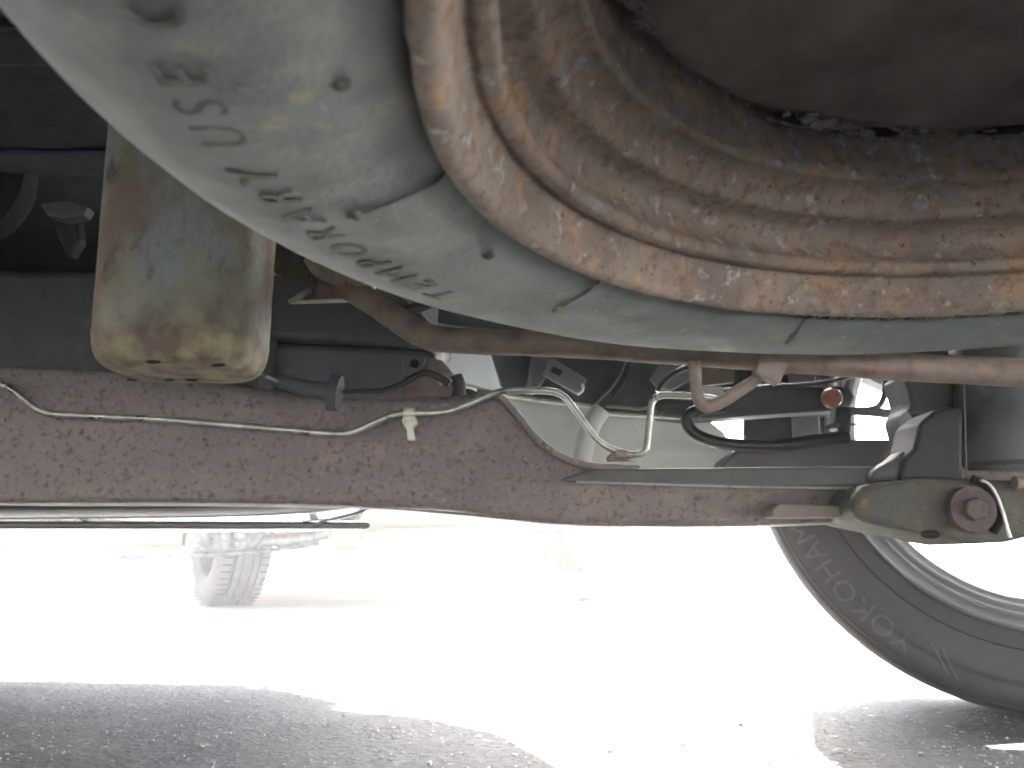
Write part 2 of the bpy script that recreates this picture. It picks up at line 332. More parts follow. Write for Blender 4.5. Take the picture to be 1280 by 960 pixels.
# wheel disc, fixed inside the rim; shallow dish, its edge not quite round
bm = bmesh.new()
dp = [(.1735, .0085), (.1715, .0045), (.168, .0025), (.160, .002), (.140, .0035), (.118, .006), (.105, .008), (.092, .010), (.080, .012), (.070, .012), (.060, .012), (.040, .012), (.036, .014), (.0355, .02)]
def dj(r, h, a):
    q = Vector((r*math.cos(a), r*math.sin(a), 0)); k = max(0, (r-.12)/.05)
    return r-.0035*k*(max(0, math.sin(a*4+.9))**3)+.0004*noise.noise(q*80), h+.0009*noise.noise(q*30)
lathe(bm, smooth_prof(dp), SF, 240, jit=dj)
disc = link('wheel_disc', bm, M_rust_disc, spare)
disc_bvh = None
bm = bmesh.new()      # flakes of scale lifting along the disc edge
def flakes(deg0, deg1, r0, r1, n, s0, s1):
    for i in range(n):
        a = R(random.uniform(deg0, deg1)); r = random.uniform(r0, r1); s = random.uniform(s0, s1)
        M4 = SF @ Matrix.Translation((r*math.cos(a), r*math.sin(a), .0005+random.uniform(-.002, .002))) @ Matrix.Rotation(a+math.pi/2+random.uniform(-.3, .3), 4, 'Z') @ Matrix.Rotation(random.uniform(-.5, .5), 4, 'X')
        k = random.randint(5, 7)
        ring = [bm.verts.new(M4 @ Vector((s*1.7*math.cos(2*math.pi*j/k)*random.uniform(.6, 1.2), s*math.sin(2*math.pi*j/k)*random.uniform(.5, 1.2), random.uniform(-.0004, .0004)))) for j in range(k)]
        top = [bm.verts.new(v.co+(SFL @ Vector((0, 0, .0008)))) for v in ring]
        bm.faces.new(ring); bm.faces.new(top[::-1])
        for j in range(k): bm.faces.new((ring[j], top[j], top[(j+1) % k], ring[(j+1) % k]))
flakes(92, 118, .164, .1745, 60, .0015, .004); flakes(150, 176, .164, .172, 60, .001, .003); flakes(70, 92, .168, .174, 14, .001, .0025)
setp(link('rust_scale', bm, M_flake, spare, smooth=False), kind='stuff')
for d0, d1, r in ((157, 173, .1695), (112, 121, .170), (97, 104, .1695), (76, 86, .1695)):
    bm = bmesh.new(); tube(bm, [SF @ Vector((r*math.cos(R(a)), r*math.sin(R(a)), .0012)) for a in [d0+(d1-d0)*k/6 for k in range(7)]], lambda t: .0006+.0018*math.sin(math.pi*t), 8, 3, .6)
    link('edge_gap', bm, M_gap, spare)
# hoist plate in the hub hole
bm = bmesh.new(); lathe(bm, [(.0, .004), (.03, .004), (.046, .008), (.048, .011), (.0, .011)], SF, 40)
link('hoist_plate', bm, M_bar, spare)

# ================================================================ VEHICLE BODY (outer shell, floor, tail)
body = thing('vehicle_body', (0, .3, .3), 'dark grey car body and floor pan seen from underneath', 'car body')
def bx(name, lo, hi, m, parent, bevel=.003):
    bm = bmesh.new(); box(bm, [(a+b)/2 for a, b in zip(lo, hi)], [b-a for a, b in zip(lo, hi)]); return link(name, bm, m, parent, bevel=bevel)
bx('floor_pan', (-3.2, -.85, .50), (1.50, 1.0, .52), M_black, body)
bx('floor_pan', (-3.2, 1.003, .47), (-.22, 1.36, .50), M_black, body)
bx('floor_pan', (1.16, 1.003, .48), (1.50, 1.36, .50), M_black, body)
bx('wheel_house', (-.217, 1.003, .82), (1.157, 1.36, .84), M_black, body)
bx('wheel_house', (-.217, 1.003, .523), (1.157, 1.012, .817), M_pale, body)
for i in range(9): bx('floor_rib', (-3.0, -.7+.17*i, .493), (1.3, -.66+.17*i, .4995), M_black2, body)
bx('side_panel', (-3.2, -.88, .18), (1.5, -.853, 1.05), M_paint_dark, body)
bx('tail_panel', (1.503, -.88, .30), (1.53, 1.39, 1.05), M_paint_dark, body)
bx('nose_panel', (-3.23, -.88, .22), (-3.203, 1.39, 1.05), M_paint_dark, body)
bx('roof', (-3.2, -.85, 1.053), (1.5, 1.36, 1.07), M_paint_dark, body)
# far side panel with the wheel arch opening
pts = [(-3.2, .27), (-.62, .27), (-.40, .30), (-.20, .33), (-.08, .40), (.02, .52), (.08, .70), (.12, .78)]
for i in range(0, 13):
    a = math.pi-R(50)-(math.pi-R(58))*i/12; pts.append((.64+.50*math.cos(a), .50+.40*math.sin(a)))
pts += [(1.10, .46), (1.5, .36), (1.5, 1.05), (-3.2, 1.05)]
bm = bmesh.new(); prism(bm, [Vector((x, 1.363, z)) for x, z in pts], Vector((0, .025, 0))); link('side_panel', bm, M_paint_dark, body, smooth=False)

# rocker panel, glossy, curving under and ending ahead of the wheel
rocker = thing('rocker_panel', P(200, 635, 1.34), 'glossy dark grey rocker panel showing below the frame rail, tapering to the right', 'rocker panel')
bm = bmesh.new(); rings = []
for x, yt, yb in [(-900, 600, 652), (-300, 600, 651), (0, 600, 649), (120, 600, 648), (250, 601, 647), (330, 602, 645), (400, 603, 641), (440, 605, 637), (462, 608, 633), (472, 612, 629)]:
    a = P(x, yt, 1.34); b = P(x, yb, 1.34); h = a.z-b.z; s = []
    for k in range(13):
        t = math.pi*k/12; s.append(bm.verts.new((a.x, 1.355+.055*-math.cos(t)*(.35+.65*min(1, h/.05)), b.z+.5*h*(1-math.sin(t)**.8))))
    s.append(bm.verts.new((a.x, 1.40, a.z))); s.append(bm.verts.new((a.x, 1.31, a.z))); rings.append(s)
for A, B in zip(rings, rings[1:]):
    for k in range(len(A)): bm.faces.new((A[k], A[(k+1) % len(A)], B[(k+1) % len(A)], B[k]))
bm.faces.new(rings[-1])
link('panel', bm, M_paint_dark, rocker)
bm = bmesh.new(); tube(bm, [P(x, y, 1.352) for x, y in ((378, 660), (410, 650), (450, 640), (470, 630))], .0018, 8); link('wheel_arch_lip', bm, M_black2, rocker)
# step tube outboard
step = thing('side_step', P(200, 655, 1.5), 'polished tubular side step hanging outboard of the rocker panel', 'side step')
bm = bmesh.new(); tube(bm, [P(x, y, 1.50) for x, y in ((-700, 655), (-200, 655), (95, 651), (200, 654), (300, 655), (380, 652), (430, 648), (448, 641), (452, 628))], .0125, 20)
link('step_tube', bm, M_step, step)
for x in (110, 395):
    bm = bmesh.new(); a = P(x, 652, 1.50); tube(bm, [a, a+Vector((0, -.06, .03)), a+Vector((0, -.16, .10))], .007, 10); link('step_bracket', bm, M_black2, step)

bm = bmesh.new(); xe = P(405, 655, 1.5).x
prism(bm, [Vector((-3.0, 1.365, .222)), Vector((xe+.10, 1.365, .222)), Vector((xe+.06, 1.40, .222)), Vector((xe, 1.45, .222)), Vector((xe-.10, 1.50, .222)), Vector((xe-.22, 1.535, .222)), Vector((-3.0, 1.535, .222))], Vector((0, 0, .012)))
link('step_shade_board', bm, M_paint_dark, step, bevel=.004)  # board added to cast the ground shadow further out
# ================================================================ FRAME RAIL
rail = thing('frame_rail', P(400, 560, .75), 'brown pitted steel frame rail running across, kicking down under the pale panel', 'frame rail')
ST = [(-500, 440, 627), (-150, 452, 627), (0, 456, 628), (60, 459, 628), (120, 463, 628), (200, 470, 628), (300, 482, 629), (380, 492, 630), (450, 496, 632), (520, 496, 635), (560, 494, 638), (590, 491, 641), (615, 492, 644),
      (632, 503, 646), (648, 522, 648), (665, 543, 650), (682, 558, 652), (700, 570, 653), (720, 578, 654), (745, 583, 655), (800, 586, 656), (900, 587, 656), (1000, 587, 655), (1080, 587, 653), (1150, 587, 651), (1400, 587, 651), (1900, 587, 651)]
sp = spline([Vector((a, b, c)) for a, b, c in ST], 4)
bm = bmesh.new(); rings = []
YR, TH = .75, .06
for q in sp:
    lo = P(q.x, q.z, YR); hi = P(q.x, q.y, YR); X = lo.x; f = .008
    ring = []
    def corner(y, z, a0):
        for k in range(5):
            a = a0+math.pi/2*k/4; ring.append((y+f*math.cos(a), z+f*math.sin(a)))
    corner(YR+TH-f, hi.z-f, 0); corner(YR+f, hi.z-f, math.pi/2)
    for k in range(1, 10): ring.append((YR, hi.z-f+(lo.z-hi.z+2*f)*k/10))
    corner(YR+f, lo.z+f, math.pi); corner(YR+TH-f, lo.z+f, 1.5*math.pi)
    rr = []
    for (y, z) in ring:
        w_ = Vector((X*1.0, y, z)); d = .0012*noise.noise(w_*9)+.0009*noise.noise(w_*30)
        # shallow press dip down the middle of the web
        t = (z-lo.z)/(hi.z-lo.z); dip = .004*math.exp(-((t-.55)/.28)**2) if y < YR+.004 else 0
        rr.append(bm.verts.new((X, y+d+dip, z+d*.6)))
    rings.append(rr)
for A, B in zip(rings, rings[1:]):
    for k in range(len(A)): bm.faces.new((A[k], A[(k+1) % len(A)], B[(k+1) % len(A)], B[k]))
bm.faces.new(rings[0]); bm.faces.new(rings[-1])
rail_bvh = BVHTree.FromBMesh(bm)
link('rail_web', bm, M_rail, rail)
# rolled lip along the kick down
bm = bmesh.new(); tube(bm, [P(x, y, .748) for x, y in ((596, 491), (618, 493), (633, 503), (649, 522), (666, 543), (683, 559), (701, 571), (722, 579), (748, 584), (800, 586))], .0032, 10, 5, .2)
link('rail_lip', bm, M_rail, rail)
# proud ledge on the right half, highlight along its lower edge drawn as a pale strip
plate('ledge', M_ledge, [(700, 600), (740, 586), (1130, 582), (1132, 608), (1000, 609), (860, 607), (760, 605)], .736, .012, rail, .0025, tilt=.25)
bm = bmesh.new(); tube(bm, [P(x, y, .7365) for x, y in ((720, 602.5), (790, 604.5), (900, 607.5), (1000, 609.5), (1122, 610))], .0011, 8, 4, .3)
link('highlight_edge', bm, M_edge, rail)
# lower flange line, folded seam under the kick
bm = bmesh.new(); tube(bm, [P(x, y, .752) for x, y in ((430, 631), (560, 641), (640, 648), (720, 654.5), (800, 656), (880, 656.5), (962, 655.5))], lambda t: .0004+.0012*math.sin(math.pi*t), 8, 4, .3)
link('lower_seam', bm, M_rail, rail)
# drain plugs / scabs
for x, y, s in ((150, 600, .004), (372, 596, .0032), (608, 588, .0025), (86, 545, .003), (300, 585, .0022)):
    h = rail_bvh.ray_cast(CAM, ray(x, y).normalized())[0]
    if h: 
        bm = bmesh.new(); bmesh.ops.create_icosphere(bm, subdivisions=2, radius=s, matrix=Matrix.Translation(h) @ Matrix.Diagonal((1.2, .35, 1, 1)))
        for v in bm.verts: v.co += Vector((0, 0, 1))*.0012*noise.noise(v.co*400)
        link('rust_blister', bm, M_rail, rail)
# paler spacer plate welded below the rail
sp_ = plate('spacer_plate', mat('pale_dusty_steel', [(.19, .17, .145), ((.2, .17, .14), 50, .45, .7)], .7, 0, (.0006, 200)), [(966, 636), (974, 629), (1070, 632), (1071, 646), (966, 647)], .725, .03, rail, .0015)

# ================================================================ SPRING HANGER with bolt
hang = thing('suspension_hanger', P(1180, 640, .70), 'grimy olive cast suspension hanger with big bolt at right end of rail', 'suspension bracket')
plate('casting', M_cast, [(1066, 622), (1085, 603), (1128, 600), (1150, 596), (1215, 597), (1262, 600), (1330, 596), (1330, 668), (1290, 671), (1262, 678), (1222, 680), (1198, 676), (1178, 670), (1150, 667), (1118, 660), (1080, 652), (1066, 644)], .695, .09, hang, .009, seg=4)
plate('gusset', M_liner, [(1126, 600), (1130, 572), (1143, 560), (1150, 528), (1170, 512), (1195, 506), (1204, 512), (1204, 602)], .715, .05, hang, .006, seg=3)
plate('gusset', M_strut, [(1088, 604), (1092, 588), (1118, 574), (1134, 560), (1138, 600)], .722, .03, hang, .006, seg=3)
bc = P(1214, 637, .688)
bm = bmesh.new(); FB = Matrix.Translation(bc) @ Matrix.Rotation(-math.pi/2, 4, 'X')
lathe(bm, [(0, -.004), (.0145, -.004), (.0175, -.002), (.0178, .004), (.0176, .012), (0, .012)], FB @ Matrix.Rotation(math.pi, 4, 'X') @ Matrix.Translation((0, 0, -.008)), 40, jit=lambda r, h, a: (r*(1+.03*noise.noise(Vector((a, r*50, 0)))), h)); link('washer', bm, M_bolt, hang)
bm = bmesh.new(); ang = [math.pi/3*k+.3 for k in range(6)]
prism(bm, [bc+Vector((.0095*math.cos(a), -.009, .0095*math.sin(a))) for a in ang], Vector((0, .012, 0))); link('bolt_head', bm, M_bolt, hang, bevel=.002, seg=3)
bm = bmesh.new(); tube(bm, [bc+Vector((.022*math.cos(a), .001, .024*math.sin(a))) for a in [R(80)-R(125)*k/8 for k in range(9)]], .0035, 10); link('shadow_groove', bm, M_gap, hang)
bm = bmesh.new(); tube(bm, [P(x, y, .684) for x, y in ((1226, 600), (1237, 606), (1247, 622), (1254, 642), (1259, 660), (1263, 672))], .0014, 10); link('spring_clip', bm, M_edge, hang)
bm = bmesh.new(); bmesh.ops.create_icosphere(bm, subdivisions=2, radius=.006, matrix=Matrix.Translation(P(1163, 668, .697)) @ Matrix.Diagonal((1.3, .6, .6, 1))); link('drain_notch', bm, M_gap, hang)

# damper / air spring, tall dark cylinder above the hanger
damp = thing('shock_absorber', P(1248, 590, .78), 'tall dark shock absorber cylinder standing above the hanger casting', 'shock absorber')
p0 = P(1258, 602, .79); bm = bmesh.new(); FD = Matrix.Translation((p0.x, .79, p0.z))
lathe(bm, [(.0, 0), (.028, 0), (.032, .004), (.032, .012), (.036, .016), (.036, .19), (.0, .19)], FD, 48); link('outer_tube', bm, M_strut, damp)
bm = bmesh.new(); lathe(bm, [(.0, -.012), (.026, -.012), (.03, -.007), (.03, .0), (0, 0)], FD, 40); link('lower_collar', bm, M_black2, damp)
bm = bmesh.new(); tube(bm, [P(1204, 458, .735), P(1206, 520, .735), P(1208, 598, .735)], .0008, 8); link('breather_line', bm, M_ledge, damp)
bump = thing('bump_stop_bracket', P(1165, 530, .80), 'black rounded bump stop bracket at the right, left of the shock absorber', 'bracket')
plate('bracket_plate', M_black, [(1130, 466), (1206, 462), (1206, 600), (1150, 600), (1130, 556), (1138, 545), (1131, 520), (1140, 505)], .80, .05, bump, .004, seg=3)
bm = bmesh.new(); tube(bm, [P(1133, 537, .79), P(1150, 537, .79)], .016, 20, 0); link('rubber_buffer', bm, M_dark_rubber, bump)
rod = thing('control_rod', P(1280, 606, .70), 'short rusty control rod poking out at the far right edge', 'rod')
bm = bmesh.new(); tube(bm, [P(1268, 604, .69), P(1300, 605, .69), P(1400, 608, .69)], .0055, 14, 0, .2); link('rod_bar', bm, M_bar, rod)

# ================================================================ REAR ROAD WHEEL
WX, WY, WR, WRI, WYAW = .611, 1.014, .330, .234, -.30
def make_wheel_frame(x, y, z, yaw, R0): return Matrix.Translation((x, y, z)) @ Matrix.Rotation(yaw, 4, 'Z') @ Matrix.Rotation(-math.pi/2, 4, 'X')   # local z -> world +y
wheel = thing('rear_wheel', (WX+.03, WY+.095, 0), 'rear road wheel with black tyre and silver open spoke alloy rim at lower right', 'wheel')
WF = make_wheel_frame(WX+.0296, WY+.0955, WR, WYAW, WR); half = .10
# local z goes to world +y, so the inner side that faces us is local z = -half
def wside(r):
    if r > WR-.035: k = (r-(WR-.035))/.035; return -half+.002+.03*(1-math.sqrt(max(0, 1-min(1, k)**2.2)))
    t = (r-WRI)/(WR-.035-WRI); return -half+.010*(1-t)**2-.003*math.sin(math.pi*t)
prof = [(WRI-.004, -half+.022)]+[(WRI+(WR-.004-WRI)*k/30, wside(WRI+(WR-.004-WRI)*k/30)) for k in range(31)]
g = [(-.066, 1), (-.060, 0), (-.052, 0), (-.048, 1), (-.022, 1), (-.019, 0), (-.011, 0), (-.008, 1), (.008, 1), (.011, 0), (.019, 0), (.022, 1), (.048, 1), (.052, 0), (.060, 0), (.066, 1)]
prof += [(WR-.0005-(0 if up else .008), h) for h, up in g]
prof += [(r, -h) for r, h in reversed(prof[:32])]
bm = bmesh.new(); lathe(bm, prof, WF, 200, closed=True); link('tyre', bm, M_tyre, wheel)
def wheel_text(s, deg0, r0, size, m, ex=.0005):
    bm = text_geo(s, size, ex)
    for v in bm.verts:
        x, y, e = v.co; r = r0+y
        a = R(deg0)-x/r0      # clockwise as seen by us
        h = wside(r)-.0002-(e+ex)*.9
        # local x -> right, local y -> down after the frame turn
        v.co = WF @ Vector((r*math.cos(a), -r*math.sin(a), h))
    return link('lettering', bm, m, wheel, smooth=False, recalc=False)
wheel_text('YOKOHAMA', 238.0, .284, .034, M_tyre_letter)
wheel_text('YOKOHAMA', 58.0, .284, .034, M_tyre_letter)
# brand flash beside the word: a slanted stroke pair
for d, dd in ((241, 6), (243.5, 5)):
    bm = bmesh.new(); tube(bm, [WF @ Vector(((.282+.026*k/5)*math.cos(R(d+dd*k/5)), -(.282+.026*k/5)*math.sin(R(d+dd*k/5)), wside(.282+.026*k/5)-.0008)) for k in range(6)], .0013, 6); link('brand_flash', bm, M_tyre_letter, wheel)
for r in (.256, .3155, .321):
    bm = bmesh.new(); lathe(bm, [(r-.0012, wside(r)), (r, wside(r)-.0016), (r+.0012, wside(r))], WF, 160); link('sidewall_rib', bm, M_tyre, wheel)
# rim barrel
rb = [(WRI-.002, -half+.020), (WRI+.002, -half+.009), (WRI-.003, -half+.003), (WRI-.009, -half+.007), (WRI-.013, -half+.015), (WRI-.018, -half+.018), (WRI-.024, -half+.011), (WRI-.031, -half+.013), (WRI-.035, -half+.022), (WRI-.036, -half+.070), (WRI-.034, .03), (WRI-.016, .07), (WRI-.006, .09), (WRI, .10), (WRI+.003, .104), (WRI-.003, .106), (WRI-.012, .098), (WRI-.018, .085), (WRI-.030, .028)]
bm = bmesh.new(); lathe(bm, smooth_prof(rb, 3), WF, 160); link('rim_barrel', bm, M_alloy, wheel)
def spoke_bm(a):
    bm = bmesh.new(); rings = []
    for k in range(9):
        t = k/8; r = .055+(WRI-.022-.055)*t; w_ = .021+.008*abs(t-.4); z = .050+.030*t; th = .014
        q = []
        for (s, d) in ((-1, 0), (-.7, -th), (.7, -th), (1, 0), (.8, th*.6), (-.8, th*.6)):
            lx, ly = r, s*w_
            q.append(bm.verts.new(WF @ Vector((lx*math.cos(a)-ly*math.sin(a), lx*math.sin(a)+ly*math.cos(a), z+d))))
        rings.append(q)
    for A, B in zip(rings, rings[1:]):
        for k in range(6): bm.faces.new((A[k], A[(k+1) % 6], B[(k+1) % 6], B[k]))
    bm.faces.new(rings[0]); bm.faces.new(rings[-1]); return bm
for k in range(5): link('spoke', spoke_bm(math.pi*2*k/5+R(71)), M_alloy, wheel)
bm = bmesh.new(); lathe(bm, [(0, .03), (.05, .03), (.066, .045), (.066, .07), (.03, .085), (0, .085)], WF, 40); link('hub', bm, M_alloy, wheel)
bm = bmesh.new(); lathe(bm, [(0, -.01), (.05, -.01), (.055, .0), (.055, .03), (0, .03)], WF, 40); link('brake_hub', bm, M_bar, wheel)

# ================================================================ RUSTY CAN
can = thing('rusty_canister', P(225, 480, .54), 'rust streaked olive steel canister with rounded bottom hanging left of the spare wheel', 'canister')
cx = (P(120, 455, .53).x+P(322, 450, .53).x)/2; ca = (P(322, 450, .53).x-P(120, 455, .53).x)/2; zb = P(220, 447, .50).z-.001
bm = bmesh.new(); rings = []
lev = [(0, .78), (.0015, .86), (.004, .92), (.008, .96), (.014, .985), (.022, 1.0), (.030, 1.003)]+[(.030+.165*k/14, 1.003+.035*k/14) for k in range(1, 15)]
def can_ring(bm, z, s, shrink=0):
    out = []
    for k in range(72):
        a = 2*math.pi*k/72; c, s_ = math.cos(a), math.sin(a); n = 3.4
        q = (abs(c)**n+abs(s_)**n)**(-1/n)
        x = cx+(ca*s-shrink)*q*c; y = .538+(.040*s-shrink)*q*s_
        d = .0013*noise.noise(Vector((x*22, y*22, z*14)))+.0005*noise.noise(Vector((x*80, y*80, z*80)))
        # wide shallow panel press on the front
        if s_ < -.3 and z > zb+.03: d += .0026*math.exp(-((c*q+.05)/.38)**2)
        out.append(bm.verts.new((x+d*c, y-d*s_*1.0, z+d*.4)))
    return out
for z, s in lev: rings.append(can_ring(bm, zb+z, s))
for A, B in zip(rings, rings[1:]):
    for k in range(72): bm.faces.new((A[k], A[(k+1) % 72], B[(k+1) % 72], B[k]))
bm.faces.new(rings[-1])
me_o = link('shell', bm, M_can, can)
bm = bmesh.new()   # bottom cap, slightly domed, rusted differently
rings = [can_ring(bm, zb+.0205, 1.0065), can_ring(bm, zb+.014, .993), can_ring(bm, zb+.008, .968), can_ring(bm, zb+.004, .928), can_ring(bm, zb+.0012, .865), can_ring(bm, zb-.0008, .76), can_ring(bm, zb-.0018, .45), can_ring(bm, zb-.002, .1)]
for A, B in zip(rings, rings[1:]):
    for k in range(72): bm.faces.new((A[k], A[(k+1) % 72], B[(k+1) % 72], B[k]))
bm.faces.new(rings[-1]); cap_bvh = BVHTree.FromBMesh(bm)
link('bottom_cap', bm, M_can, can)
for x, y, w_ in ((192, 452, .0048), (272, 456, .0048), (166, 476, .004), (212, 474, .0035), (240, 479, .0045)):
    p = on(cap_bvh, x, y, .0) if y < 470 else on(cap_bvh, x, min(y, 474), 0)
    bm = bmesh.new(); bmesh.ops.create_icosphere(bm, subdivisions=2, radius=1, matrix=Matrix.Translation(p) @ Matrix.Diagonal((w_, .0016, .0013, 1))); link('drain_slot', bm, M_gap, can)
for x, y in ((293, 330), (160, 300)):
    bm = bmesh.new(); bmesh.ops.create_icosphere(bm, subdivisions=2, radius=1, matrix=Matrix.Translation(P(x, y, .4985)) @ Matrix.Diagonal((.006, .0012, .005, 1)))
    for v in bm.verts: v.co += Vector((1, 0, 1))*.0015*noise.noise(v.co*300)
    link('rust_scab', bm, M_can, can)

# ================================================================ STABILISER BAR, hook and clamp
sb = thing('stabiliser_bar', P(800, 440, .58), 'long brown rusted round bar crossing just below the spare tyre', 'bar')
bm = bmesh.new(); tube(bm, [P(x, y, d) for x, y, d in ((392, 332, .62), (430, 357, .61), (470, 381, .595), (510, 408, .575), (545, 423, .562), (600, 427, .555), (680, 430, .548), (760, 434, .540), (860, 441, .535), (980, 449, .530), (1100, 457, .527), (1200, 462, .525), (1300, 467, .524), (1500, 474, .53), (1800, 490, .53))], lambda t: .0085+.0004*math.sin(t*9), 22, 8, .05)
link('bar', bm, M_bar, sb)
bm = bmesh.new()
tube(bm, [P(x, y, .530) for x, y in ((868, 452), (869, 470), (871, 490), (876, 504), (886, 508), (905, 500), (935, 481), (965, 460), (978, 446))], .0038, 14, 6, .12)
link('hook', bm, M_bar, sb)
bm = bmesh.new(); tube(bm, [P(942, 446, .533), P(958, 445, .532), P(972, 446, .532), (P(986, 448, .533))], .0108, 16, 3, .25)
box(bm, P(962, 462, .524), (.016, .010, .014), Matrix.Rotation(.5, 3, 'Y')); link('clamp', bm, M_bar, sb, bevel=.001)
bm = bmesh.new(); tube(bm, [P(986, 436, .528), P(988, 446, .526), P(986, 456, .528)], .0026, 10, 3); link('clamp_bolt', bm, M_black2, sb)
bm = bmesh.new(); tube(bm, [P(1130, 442, .565), P(1150, 444, .565)], .0012, 8, 0); link('wire_tie', bm, M_nylon, sb) if False else bm.free()

br = thing('sheet_bracket', P(400, 340, .60), 'folded rusty sheet bracket tucked beneath the spare tyre beside the canister', 'bracket')
plate('bracket_plate', M_cast, [(318, 270), (400, 290), (392, 318), (386, 360), (358, 375), (352, 346), (330, 330)], .60, .012, br, .001)
plate('bracket_plate', M_bar, [(358, 376), (362, 352), (392, 300), (470, 340), (466, 362), (456, 373)], .615, .01, br, .001)
bm = bmesh.new(); tube(bm, [P(x, y, .60) for x, y in ((388, 322), (400, 338), (425, 348), (448, 352), (452, 364))], .0055, 14, 5, .15); link('tube_elbow', bm, M_rust_rim, br)
bm = bmesh.new(); tube(bm, [P(447, 366, .597), P(456, 366, .597)], .0028, 10, 0); link('bolt', bm, M_rust_rim, br)
bm = bmesh.new(); tube(bm, [P(x, y, .64) for x, y in ((445, 373), (500, 388), (545, 375), (549, 355))], .004, 10); link('stay', bm, M_black2, br)
plate('bracket_plate', M_black2, [(548, 366), (546, 404), (620, 414), (700, 414), (620, 380)], .66, .012, br, .001)

# ================================================================ BRAKE LINE + clips
bl = thing('brake_line', P(250, 527, .735), 'thin dull silver bent brake line running along the face of the frame rail', 'brake line')
def rounded(pts, n=4, k=.3):
    out = [Vector(pts[0])]
    for a, b, c in zip(pts, pts[1:], pts[2:]):
        a, b, c = Vector(a), Vector(b), Vector(c); la, lc = (a-b).length, (c-b).length; d = min(.012, la*.45, lc*.45)
        p = b+(a-b).normalized()*d; q = b+(c-b).normalized()*d
        for i in range(n+1):
            t = i/n; out.append((1-t)**2*p+2*t*(1-t)*b+t*t*q)
    out.append(Vector(pts[-1])); return out
LP = [(-200, 470, .735), (0, 479, .735), (18, 488, .735), (52, 517, .735), (200, 524, .736), (435, 544, .737), (492, 517, .737), (560, 516, .737), (628, 487, .738), (702, 489, .738), (750, 556, .74), (785, 569, .742), (808, 567, .742), (815, 493, .742), (872, 495, .742), (905, 500, .76)]
bm = bmesh.new(); tube(bm, rounded([P(x, y, d) for x, y, d in LP]), .0028, 14, 0); link('pipe', bm, M_line, bl)
cl = thing('brake_line_clip', P(512, 535, .735), 'small off white nylon clip hanging from the brake line on the rail', 'clip', 'brake line clips')
bm = bmesh.new(); tube(bm, [P(505, 516, .737), P(518, 516, .737)], .0045, 14, 0); link('clip_collar', bm, M_nylon, cl)
plate('clip_tab', M_nylon, [(503, 520), (519, 520), (522, 529), (516, 534), (519, 550), (509, 550), (508, 537), (502, 528)], .732, .007, cl, .0012)
cl2 = thing('brake_line_clip', P(775, 568, .74), 'rusty brown steel clip pinning the brake line to the rail below the pale panel', 'clip', 'brake line clips')
bm = bmesh.new(); tube(bm, [P(769, 567, .742), P(783, 569, .742)], .0046, 12, 0); link('clip_collar', bm, M_bar, cl2)
plate('clip_tab', M_bar, [(758, 572), (768, 562), (780, 561), (788, 568), (794, 576), (760, 577)], .745, .008, cl2, .001)

# ================================================================ PALE PANELS BEHIND THE RAIL
pan = thing('inner_wheelhouse_panel', P(760, 550, .92), 'pale grey primed inner wheelhouse panel with rust specks behind the rail', 'body panel')
plate('panel_sheet', M_pale, [(618, 486), (640, 494), (680, 500), (738, 507), (752, 510), (764, 516), (860, 520), (880, 520), (905, 540), (925, 570), (925, 600), (690, 600), (660, 570)], .92, .006, pan, .002, tilt=-.42, seg=3)
bm = bmesh.new(); tube(bm, [P(x, y, .905) for x, y in ((540, 482), (580, 482), (622, 492), (680, 501), (738, 508), (764, 517), (862, 522))], .0022, 8); link('flange_edge', bm, M_edge, pan)
bm = bmesh.new(); tube(bm, [P(x, y, .9) for x, y in ((752, 512), (740, 530), (730, 560), (726, 590))], .010, 12); o_ = link('press_bead', bm, M_pale, pan)
pan2 = thing('quarter_panel_inner', P(580, 465, .98), 'smooth bluish white inner quarter panel showing between bracket and rail', 'body panel')
plate('panel_sheet', M_pale2, [(535, 420), (606, 420), (626, 482), (640, 496), (540, 496)], .98, .006, pan2, .002, tilt=-.3)

# ================================================================ DARK HARDWARE BEHIND THE RAIL
tank = thing('fuel_tank', P(430, 460, .84), 'matt black fuel tank side showing over the frame rail left of centre', 'fuel tank')
plate('tank_shell', M_black2, [(300, 424), (520, 434), (548, 440), (540, 500), (300, 500)], .86, .10, tank, .008, seg=3)
plate('tank_shield', M_black, [(300, 330), (470, 340), (560, 420), (545, 432), (420, 424), (300, 418)], .84, .10, tank, .006, seg=3)
plate('tank_strap', M_black2, [(470, 385), (500, 392), (560, 425), (552, 440), (500, 420)], .80, .01, tank, .002)
cab = thing('brake_cable', P(400, 485, .70), 'thin grey cable in a black rubber sleeve lying above the frame rail', 'cable')
bm = bmesh.new(); tube(bm, [P(x, y, .68) for x, y in ((290, 440), (312, 456), (328, 468), (348, 476))], .0014, 10); link('wire', bm, M_line, cab)
bm = bmesh.new(); tube(bm, [P(x, y, .69) for x, y in ((343, 474), (370, 482), (400, 488), (424, 491))], lambda t: .0055+.002*t, 16, 4, .08); link('sleeve', bm, M_black2, cab)
bm = bmesh.new(); tube(bm, [P(412, 490, .69), P(425, 492, .69)], .0145, 20, 0, .1); link('flange', bm, M_black, cab)
bm = bmesh.new(); tube(bm, [P(x, y, .70) for x, y in ((425, 490), (455, 489), (480, 488), (505, 479), (520, 470), (535, 466), (552, 473), (562, 480))], lambda t: .0016+.0018*t, 10); link('wire', bm, M_dark_rubber, cab)
bm = bmesh.new(); tube(bm, [P(322, 362, .66), P(334, 350, .66), P(348, 338, .66)], .0011, 8, 2); link('wire', bm, M_line, cab)
act = thing('valve_block', P(545, 470, .78), 'grimy dark valve block with a drilled tab above the frame rail kink', 'valve')
plate('mounting_tab', M_ledge, [(503, 444), (533, 446), (528, 458), (520, 468), (503, 474)], .775, .006, act, .001)
